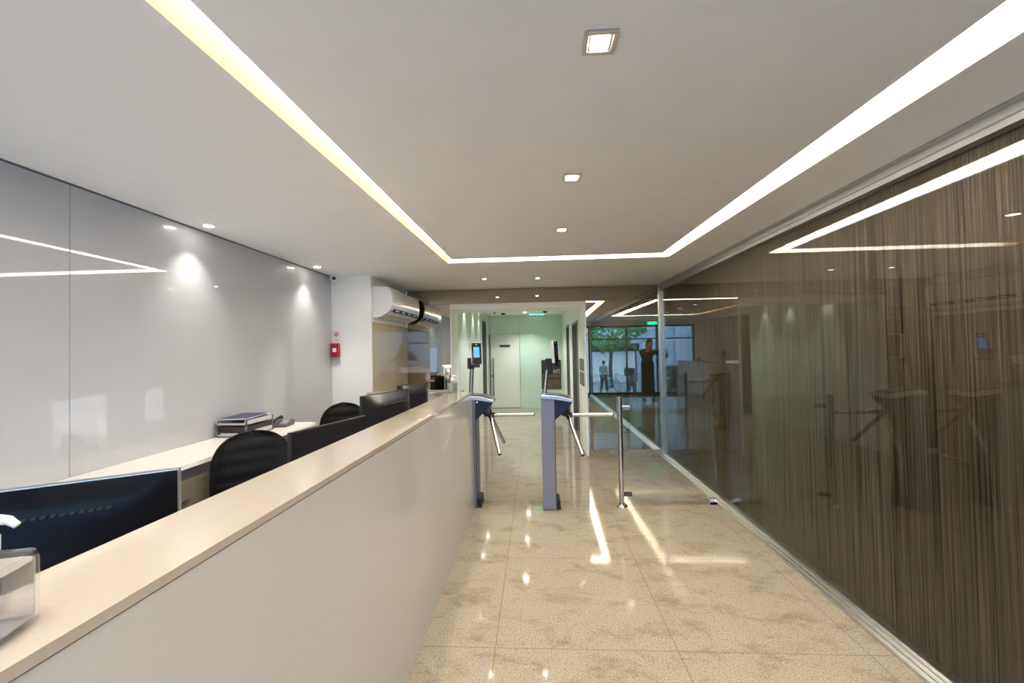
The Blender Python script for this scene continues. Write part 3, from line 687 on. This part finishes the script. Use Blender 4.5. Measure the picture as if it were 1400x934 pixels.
# ================================================================== DOWNLIGHTS
def downlight(label, x, y, z, size, w, ang, blend=.6, group='square ceiling downlights', sq=True, lens=.55, color=(1, .95, .87), target=(0, 0, -1)):
    t = thing('ceiling_downlight', label, 'light', (x, y, z), 0, group)
    s = size/2; i = s*.72
    bm = bm_new()
    if sq:
        for x0, x1, ya, yb in ((-s, s, -s, -i), (-s, s, i, s), (-s, -i, -i, i), (i, s, -i, i)): box(bm, x0, x1, ya, yb, -.007, 0, .0015, 1)
        obj('bezel', bm, 'aluminium', t)
        bm = bm_new(); box(bm, -i, i, -i, i, -.0022, 0); obj('reflector', bm, 'aluminium', t)
        bm = bm_new(); k = size*lens/2; box(bm, -k, k, -k, k, -.005, -.0024, .001, 1); obj('lens', bm, 'lamp_lens', t)
    else:
        lathe(bm, [(s, 0), (s, -.005), (i, -.008), (i, -.0005)], n=28); obj('bezel', bm, 'white_plastic', t)
        bm = bm_new(); lathe(bm, [(s*lens*1.1, -.004), (s*lens*1.1, -.0095)], n=24); obj('lens', bm, 'lamp_lens', t)
    spot('downlight_beam', (0, 0, -.02), w, ang, blend, t, color, target=target)
    return t
downlight('large square downlight nearest the street in the middle row of the ceiling', .214, 1.272, CEIL, .100, 26, 95)
downlight('square downlight second in the middle row of the ceiling', .217, 2.275, CEIL, .100, 26, 95)
downlight('square downlight third in the middle row, just before the end of the light slot', .222, 3.272, CEIL, .100, 26, 95)
downlight('small downlight above the counter end between light slot and mirror', -.645, 5.40, CEIL, .075, 14, 80, group='small downlights before the mirror')
downlight('small downlight above the middle turnstile between light slot and mirror', .047, 5.45, CEIL, .075, 14, 80, group='small downlights before the mirror')
downlight('wall washer downlight over the white glass wall above the letter tray side', -2.305, 2.855, CEIL, .095, 19, 86, 1.0, 'wall washers over the white glass wall', False, .6)
downlight('wall washer downlight over the white glass wall close to the pillar', -2.305, 4.345, CEIL, .095, 19, 86, 1.0, 'wall washers over the white glass wall', False, .6)
for y, lab in ((7.5, 'first hall downlight washing the green glass side wall'), (8.55, 'second hall downlight washing the green glass side wall'), (9.45, 'third hall downlight washing the green glass side wall')):
    downlight(lab, HX0+.13, y, HZ, .09, 20, 62, .4, 'hall wall washers', False, .6, (.99, 1, .96))
for x, y, lab in ((-.25, 7.7, 'added hall fill light just inside the passage'), (-.25, 9.3, 'added hall fill light in the middle of the lift hall'), (-.25, 10.75, 'added hall fill light before the white door')):
    downlight(lab, x, y, HZ, .12, 52, 125, .7, 'added hall fill lights', True, .6, (.98, 1, .96))  # unseen lamps added to brighten the hall

# ================================================================== HALL FITTINGS
t = thing('exit_sign', 'green lit exit sign hanging under the lift hall ceiling', 'exit sign', (.05, 10.9, HZ))
bm = bm_new(); box(bm, -.20, .20, -.018, .018, -.045, 0, .003); obj('housing', bm, 'white_plastic', t)
bm = bm_new(); box(bm, -.19, .19, -.014, .014, -.060, -.045, .003); obj('light_bar', bm, 'exit_green', t)
t = thing('exit_sign', 'green lit exit sign over the street entrance', 'exit sign', (-.2, YE+.001, 2.42))
bobj('housing', 'white_plastic', t, -.16, .16, 0, .03, -.06, .06, bev=.004); bobj('light_face', 'exit_green', t, -.15, .15, .030, .033, -.05, .05)
t = thing('notice_board', 'dark framed notice board on the hall back wall behind the middle turnstile', 'board', (.42, HY1-.001, .91))
bobj('frame', 'board_black', t, -.265, .265, -.025, 0, -.40, .40, bev=.004)
bobj('header_field', 'matte_black', t, -.25, .25, -.028, -.025, .12, .385)
bobj('lower_field', 'board_brown', t, -.25, .25, -.028, -.025, -.385, -.13); bobj('middle_field', 'board_brown', t, -.25, .25, -.028, -.025, -.10, .0)
text_mesh('lettering', 'ANTE', .16, 'board_print', t, Matrix.Translation((.145, -.0285, .075)) @ Matrix.Rotation(PI/2, 4, 'X') @ Matrix.Diagonal((.48, 1, 1, 1)))
for z0, z1, lab in ((1.25, 1.44, 'upper beige call plate on the passage side wall'), (1.02, 1.225, 'lower beige call plate on the passage side wall')):
    t = thing('lift_call_plate', lab, 'call plate', (HX1-.002, 6.80, z0), 0, 'lift call plates')
    bobj('plate', 'wood_grey', t, -.010, .002, -.28, .28, 0, z1-z0, bev=.002)
    bm = bm_new(); cyl(bm, (-.010, 0, (z1-z0)*.5), (-.018, 0, (z1-z0)*.5), .018); obj('call_button', bm, 'steel', t)

# ================================================================== STREET BEHIND THE PHOTOGRAPHER (seen in the mirror)
G = -.85
sbox('street_ground', 'asphalt', 'grey street paving outside the entrance', 'ground', -14, 14, -24, YE-2.2, G-.1, G)
bm = bm_new()
for k in range(5): box(bm, -3, 3, YE-.6-.32*(k+1), YE-.6-.32*k, G-.05, -.17*(k+1)+.0)
box(bm, -3, 3, YE-.6, YE-.35, G, -.005)
struct('entrance_steps_ground', bm, 'pavement', 'entrance steps down to the street', 'ground')
bm = bm_new(); box(bm, -14, 14, -20.4, -20, G, 7)
for k in range(22): box(bm, -13.5+k*1.25, -13.1+k*1.25, -20, -19.85, G, 7)
struct('wall_street', bm, 'facade_blue', 'pale blue building across the street', 'wall')
t = thing('street_gate', 'white slatted garage gate across the street', 'gate', (-1.1, -17.6, G))
bm = bm_new()
for k in range(16): box(bm, -2.2, 2.2, -.02, .02, .05+k*.125, .155+k*.125)
obj('gate_slats', bm, 'gate_white', t)
bm = bm_new(); box(bm, -2.3, -2.2, -.05, .05, 0, 2.2); box(bm, 2.2, 2.3, -.05, .05, 0, 2.2); obj('gate_post', bm, 'dark_metal', t)
bm = bm_new(); box(bm, -2.4, 2.6, -.3, .5, 2.2, 2.75, .03); obj('canopy', bm, 'matte_black', t)
def tree(label, x, y, h, r):
    t = thing('street_tree', label, 'tree', (x, y, G))
    bm = bm_new(); tube(bm, [(0, 0, 0), (.05, .02, h*.3), (-.04, 0, h*.6), (.02, 0, h*.8)], [.14, .11, .09, .05]); obj('trunk', bm, 'bark', t)
    bm = bm_new()
    for k in range(420):
        a = random.uniform(0, 2*PI); q = random.uniform(-1, 1); rr = r*random.uniform(.45, 1.0)
        c = Vector((rr*math.cos(a)*math.sqrt(1-q*q)*1.3, rr*math.sin(a)*math.sqrt(1-q*q), h*.85+rr*q*.75)); M = Euler((random.uniform(0, 6), random.uniform(0, 6), random.uniform(0, 6))).to_matrix()
        s = random.uniform(.10, .20); ps = [c+M@Vector(p)*s for p in ((-.5, -1, 0), (.5, -1, .2), (.6, .6, 0), (0, 1.2, .15), (-.6, .6, 0))]
        bm.faces.new([bm.verts.new(p) for p in ps])
    obj('foliage', bm, 'leaf_green', t, False)
tree('leafy green street tree beyond the entrance', -.9, -13.6, 4.0, 1.7); tree('second leafy street tree by the pale building', 1.9, -16.5, 4.4, 1.6)
bm = bm_new()
for k in range(900):
    c = Vector((random.uniform(-5.2, -2.9), random.uniform(-9.4, -8.75), random.uniform(G, .62))); M = Euler((random.uniform(0, 6), random.uniform(0, 6), 0)).to_matrix()
    bm.faces.new([bm.verts.new(c+M@Vector(p)*.12) for p in ((-.5, -1, 0), (.5, -1, .2), (.6, .6, 0), (-.6, .6, 0))])
tag(obj('street_hedge', bm, 'leaf_dark', None, False), 'dark clipped hedge beside the street entrance', 'hedge')
t = thing('parked_motorcycle', 'dark motorcycle with rear box parked across the street', 'motorcycle', (-1.55, -11.0, G))
for y in (-.62, .62):
    bm = bm_new(); n = 28
    for k in range(n):
        a0, a1 = 2*PI*k/n, 2*PI*(k+1)/n
        tube(bm, [(0, y+.27*math.cos(a0), .31+.27*math.sin(a0)), (0, y+.27*math.cos(a1), .31+.27*math.sin(a1))], .05, 8)
    obj('wheel', bm, 'rubber', t)
bm = bm_new(); tube(bm, [(0, -.55, .45), (0, -.3, .72), (0, .1, .78), (0, .4, .85), (0, .55, .5)], [.08, .15, .17, .15, .07], 14); ball(bm, (0, -.05, .48), .2, .8, 1.3, .9, 2); obj('body', bm, 'gloss_black', t, True, 60)
bm = bm_new(); box(bm, -.26, .26, -.72, -.28, .86, 1.30, .04); obj('delivery_box', bm, 'matte_black', t)
bm = bm_new(); tube(bm, [(-.38, .35, 1.08), (-.15, .48, 1.02), (.15, .48, 1.02), (.38, .35, 1.08)], .018); tube(bm, [(0, .6, .32), (0, .45, 1.03)], .03); obj('handlebar', bm, 'dark_metal', t)
t = thing('street_bicycle', 'light blue bicycle parked by the white gate', 'bicycle', (-.55, -11.6, G), .5)
for y in (-.5, .5):
    bm = bm_new(); n = 28
    for k in range(n):
        a0, a1 = 2*PI*k/n, 2*PI*(k+1)/n
        tube(bm, [(0, y+.32*math.cos(a0), .34+.32*math.sin(a0)), (0, y+.32*math.cos(a1), .34+.32*math.sin(a1))], .018, 6)
    for k in range(9): cyl(bm, (0, y, .34), (0, y+.32*math.cos(k*.7), .34+.32*math.sin(k*.7)), .004, n=5)
    obj('wheel', bm, 'rubber', t)
bm = bm_new()
for a, b in (((0, -.5, .34), (0, -.12, .32)), ((0, -.12, .32), (0, -.22, .85)), ((0, -.5, .34), (0, -.2, .72)), ((0, -.2, .74), (0, .38, .80)), ((0, -.12, .32), (0, .38, .72)), ((0, .5, .34), (0, .36, .95))): cyl(bm, a, b, .022, n=10)
obj('frame', bm, 'bike_cyan', t)
bm = bm_new(); cyl(bm, (-.25, .34, .98), (.25, .34, .98), .014); ball(bm, (0, -.23, .88), .1, .7, 1.2, .35, 2); obj('handlebar', bm, 'matte_black', t)

# ================================================================== PEOPLE
def skin(name, joints, edges, m, parent, root=0, levels=2):
    """joints: list of (co, radius); grown with a skin modifier and baked to a plain mesh"""
    me = bpy.data.meshes.new(name); me.from_pydata([j[0] for j in joints], edges, []); me.update()
    o = bpy.data.objects.new(name, me); COL.objects.link(o)
    o.modifiers.new('s', 'SKIN'); o.modifiers.new('d', 'SUBSURF').levels = levels
    for k, (co, r) in enumerate(joints):
        sv = me.skin_vertices[0].data[k]; sv.radius = (r, r) if not isinstance(r, tuple) else r; sv.use_root = (k == root)
    dg = bpy.context.evaluated_depsgraph_get(); nm = bpy.data.meshes.new_from_object(o.evaluated_get(dg))
    bpy.data.objects.remove(o); nm.materials.clear(); nm.materials.append(MATS[m])
    nm.polygons.foreach_set('use_smooth', [True]*len(nm.polygons)); nm.name = name
    r = bpy.data.objects.new(name, nm); COL.objects.link(r); r.parent = parent
    return r
def person(label, loc, rot, P, top_mat, leg_mat, group=None, detail=True):
    t = thing('person', label, 'person', loc, rot, group); t.scale = (P.get('size', 1),)*3
    J = []; E = []
    def add(co, r, prev=None):
        J.append((Vector(co), r))
        if prev is not None: E.append((prev, len(J)-1))
        return len(J)-1
    pel = add((0, 0, .95), .125)
    sp1 = add((0, .0, 1.12), .118, pel); chest = add((0, .01, 1.32), .130, sp1); nk = add((0, 0, 1.47), .058, chest)
    hd0 = add((P['head'][0]*.5, P['head'][1]*.5+.012, 1.55), .062, nk); hd = add((P['head'][0], P['head'][1]+.015, 1.635), .080, hd0); ht = add((P['head'][0], P['head'][1], 1.71), .066, hd)
    for s in (1, -1):
        k = 'R' if s > 0 else 'L'
        sh = add((s*.175, 0, 1.42), .058, chest); el = add(P['elbow'+k], .040, sh); wr = add(P['wrist'+k], .027, el)
        w, h = Vector(P['wrist'+k]), Vector(P['hand'+k]); d = (h-w).normalized(); side = Vector(P.get('palm', (0, 0, 1))); side = (side-d*side.dot(d)).normalized(); curl = Vector((-s*.6, .5, -.1)).normalized() if detail else d
        pm = add(w+d*.055, .030, wr)
        for q in range(4):
            o_ = side*(.027-.018*q); ln = (.034, .040, .037, .028)[q]
            k1 = add(w+d*.09+o_, .0095, pm); k2 = add(w+d*(.09+ln)+o_+curl*.012, .0085, k1); add(w+d*(.09+ln*1.3)+o_+curl*.036, .0075, k2)
        t1 = add(w+d*.045+side*.036, .0105, pm); add(w+d*.085+side*.056+curl*.012, .0085, t1)
        hp = add((s*.095, 0, .90), .098, pel); kn = add(P['knee'+k], .062, hp); an = add(P['ankle'+k], .042, kn)
        a = Vector(P['ankle'+k]); add(a+Vector((s*.015, .13, -.045)), .032, an)
    body = skin('body', J, E, 'skin', t)
    # face: nose, ears, eyes as part of a small relief mesh joined in place
    hx, hy = P['head'][0], P['head'][1]
    bm = bm_new(); ball(bm, (hx, hy+.098, 1.632), .014, .8, 1.1, 1.7, 2)
    for s in (-1, 1): ball(bm, (hx+s*.078, hy+.005, 1.635), .026, .4, .8, 1.2, 2)
    ball(bm, (hx, hy+.086, 1.583), .02, 1.2, .5, .4, 2); obj('face_relief', bm, 'skin', body)
    bm = bm_new()
    for s in (-1, 1): ball(bm, (hx+s*.031, hy+.086, 1.655), .011, 1.2, .6, .8, 2)
    obj('eyes', bm, 'hair_black', body)
    bm = bm_new(); vs = ball(bm, (hx, hy-.008, 1.668), .108, .93, 1.02, 1.08, 3)
    bmesh.ops.delete(bm, geom=[v for v in vs if (v.co.y > hy+.055 and v.co.z < 1.70)], context='VERTS')
    if P.get('long'):
        tube(bm, [(hx, hy-.055, 1.70), (hx, hy-.075, 1.58), (hx, hy-.085, 1.45), (hx, hy-.08, 1.34)], [.085, .095, .085, .04], 16)
    obj('hair', bm, 'hair_black', t)
    # clothing
    J2, E2 = [], []
    def a2(co, r, prev=None):
        J2.append((Vector(co), r))
        if prev is not None: E2.append((prev, len(J2)-1))
        return len(J2)-1
    b = a2((0, 0, .98), .150); b0 = a2((0, 0, .80), .155, b); c1 = a2((0, 0, 1.15), .142, b); c2 = a2((0, .0, 1.33), .152, c1); a2((0, -.01, 1.46), .080, c2)
    for s in (1, -1):
        k = 'R' if s > 0 else 'L'
        sh = a2((s*.178, 0, 1.415), .072, c2); el = a2(P['elbow'+k], .056, sh); w = Vector(P['wrist'+k]); e_ = Vector(P['elbow'+k]); a2(w+(e_-w)*.06, .040, el)
    skin('jacket', J2, E2, top_mat, t)
    J2, E2 = [], []
    sl = .66 if P.get('long') else 1.0
    p0 = a2((0, 0, .95), .138*sl)
    for s in (1, -1):
        k = 'R' if s > 0 else 'L'
        h1 = a2((s*.098, 0, .88), .116*sl, p0); kk = a2(P['knee'+k], .092*sl, h1); an = Vector(P['ankle'+k]); a2(an+Vector((0, 0, .0)), .078*sl, kk)
    skin('trousers', J2, E2, leg_mat, t)
    if P.get('long'):
        bm = bm_new(); lathe(bm, [(.185, .17), (.182, .30), (.175, .55), (.168, .80), (.172, 1.02), (.165, 1.12), (.15, 1.15)], (0, 0, 0), 28, rx=1.08, ry=.90); obj('long_skirt', bm, leg_mat, t, True, 60)
    for s in (1, -1):
        k = 'R' if s > 0 else 'L'; a = Vector(P['ankle'+k]); bm = bm_new()
        zf = a.z-.085
        lathe(bm, [(.046, 0), (.050, .012), (.048, .04), (.036, .065), (.03, .075)], (a.x+s*.01, a.y+.055, zf), 24, rx=.95, ry=2.5, power=2.4); obj('shoe', bm, 'matte_black', t)
    return t
PX, PY = .33, -.40
photog = dict(head=(-.06, .05), elbowR=(.20, .30, 1.28), wristR=(-.115, .315, 1.455), handR=(-.195, .335, 1.51), elbowL=(-.52, .16, 1.25), wristL=(-.44, .28, 1.44), handL=(-.39, .31, 1.485),
              kneeR=(.11, .02, .50), ankleR=(.12, -.02, .085), kneeL=(-.10, .03, .50), ankleL=(-.12, .0, .085), palm=(0, .0, 1), long=True, size=1.04)
person('person in dark clothes with long black hair holding up a phone', (PX, PY, 0), 0, photog, 'cloth_olive', 'cloth_black')
t = thing('smartphone', 'black smartphone held up by the person in dark clothes', 'phone', (.045, -.028, 1.585))
bobj('phone_body', 'gloss_black', t, -.075, .075, -.004, .004, -.036, .036, bev=.003)
bm = bm_new()
for x, z in ((-.045, .018), (-.045, -.004), (-.022, .007)): cyl(bm, (x, .004, z), (x, .0065, z), .008)
obj('camera_lens', bm, 'dark_metal', t)
walker = dict(head=(0, .03), elbowR=(.24, -.10, 1.17), wristR=(.23, .02, .96), handR=(.23, .06, .88), elbowL=(-.24, .06, 1.16), wristL=(-.22, .22, 1.0), handL=(-.21, .27, .93),
              kneeR=(.10, .14, .50), ankleR=(.10, .20, .085), kneeL=(-.10, .0, .49), ankleL=(-.10, -.24, .11), palm=(0, 1, 0))
person('pedestrian in a grey top and black trousers walking on the street', (-.02, -11.0, G), 2.6, walker, 'cloth_teal', 'cloth_black', detail=False)

# ================================================================== WORLD, CAMERA, COLOUR
w = bpy.data.worlds.new('daylight'); sc.world = w; w.use_nodes = True
bg = w.node_tree.nodes['Background']; bg.inputs['Color'].default_value = (.45, .68, 1.0, 1); bg.inputs['Strength'].default_value = 3.9

F, CXP, CYP = 575.0, 700.0, 467.0
yaw, pitch, roll = 0.0552173, 0.02016499, -0.0187
fw = Vector((-math.sin(yaw)*math.cos(pitch), math.cos(yaw)*math.cos(pitch), math.sin(pitch)))
rt = Vector((math.cos(yaw), math.sin(yaw), 0)); up = rt.cross(fw)
r2 = rt*math.cos(roll)+up*math.sin(roll); u2 = -rt*math.sin(roll)+up*math.cos(roll)
cam = bpy.data.cameras.new('camera'); co = bpy.data.objects.new('camera', cam); COL.objects.link(co)
cam.sensor_fit = 'HORIZONTAL'; cam.sensor_width = 36.0; cam.lens = F/1400*36; cam.clip_start = .005; cam.clip_end = 200
co.matrix_world = Matrix(((r2.x, u2.x, -fw.x, 0), (r2.y, u2.y, -fw.y, 0), (r2.z, u2.z, -fw.z, EYE), (0, 0, 0, 1)))
sc.camera = co
cy = sc.cycles
cy.max_bounces = 14; cy.diffuse_bounces = 6; cy.glossy_bounces = 8; cy.transmission_bounces = 10; cy.transparent_max_bounces = 16
cy.sample_clamp_indirect = 6.0; cy.caustics_reflective = False; cy.caustics_refractive = False
cy.use_denoising = True
sc.view_settings.view_transform = 'Standard'; sc.view_settings.look = 'None'; sc.view_settings.gamma = 1.0
sc.view_settings.exposure = 1.03; sc.view_settings.use_curve_mapping = False
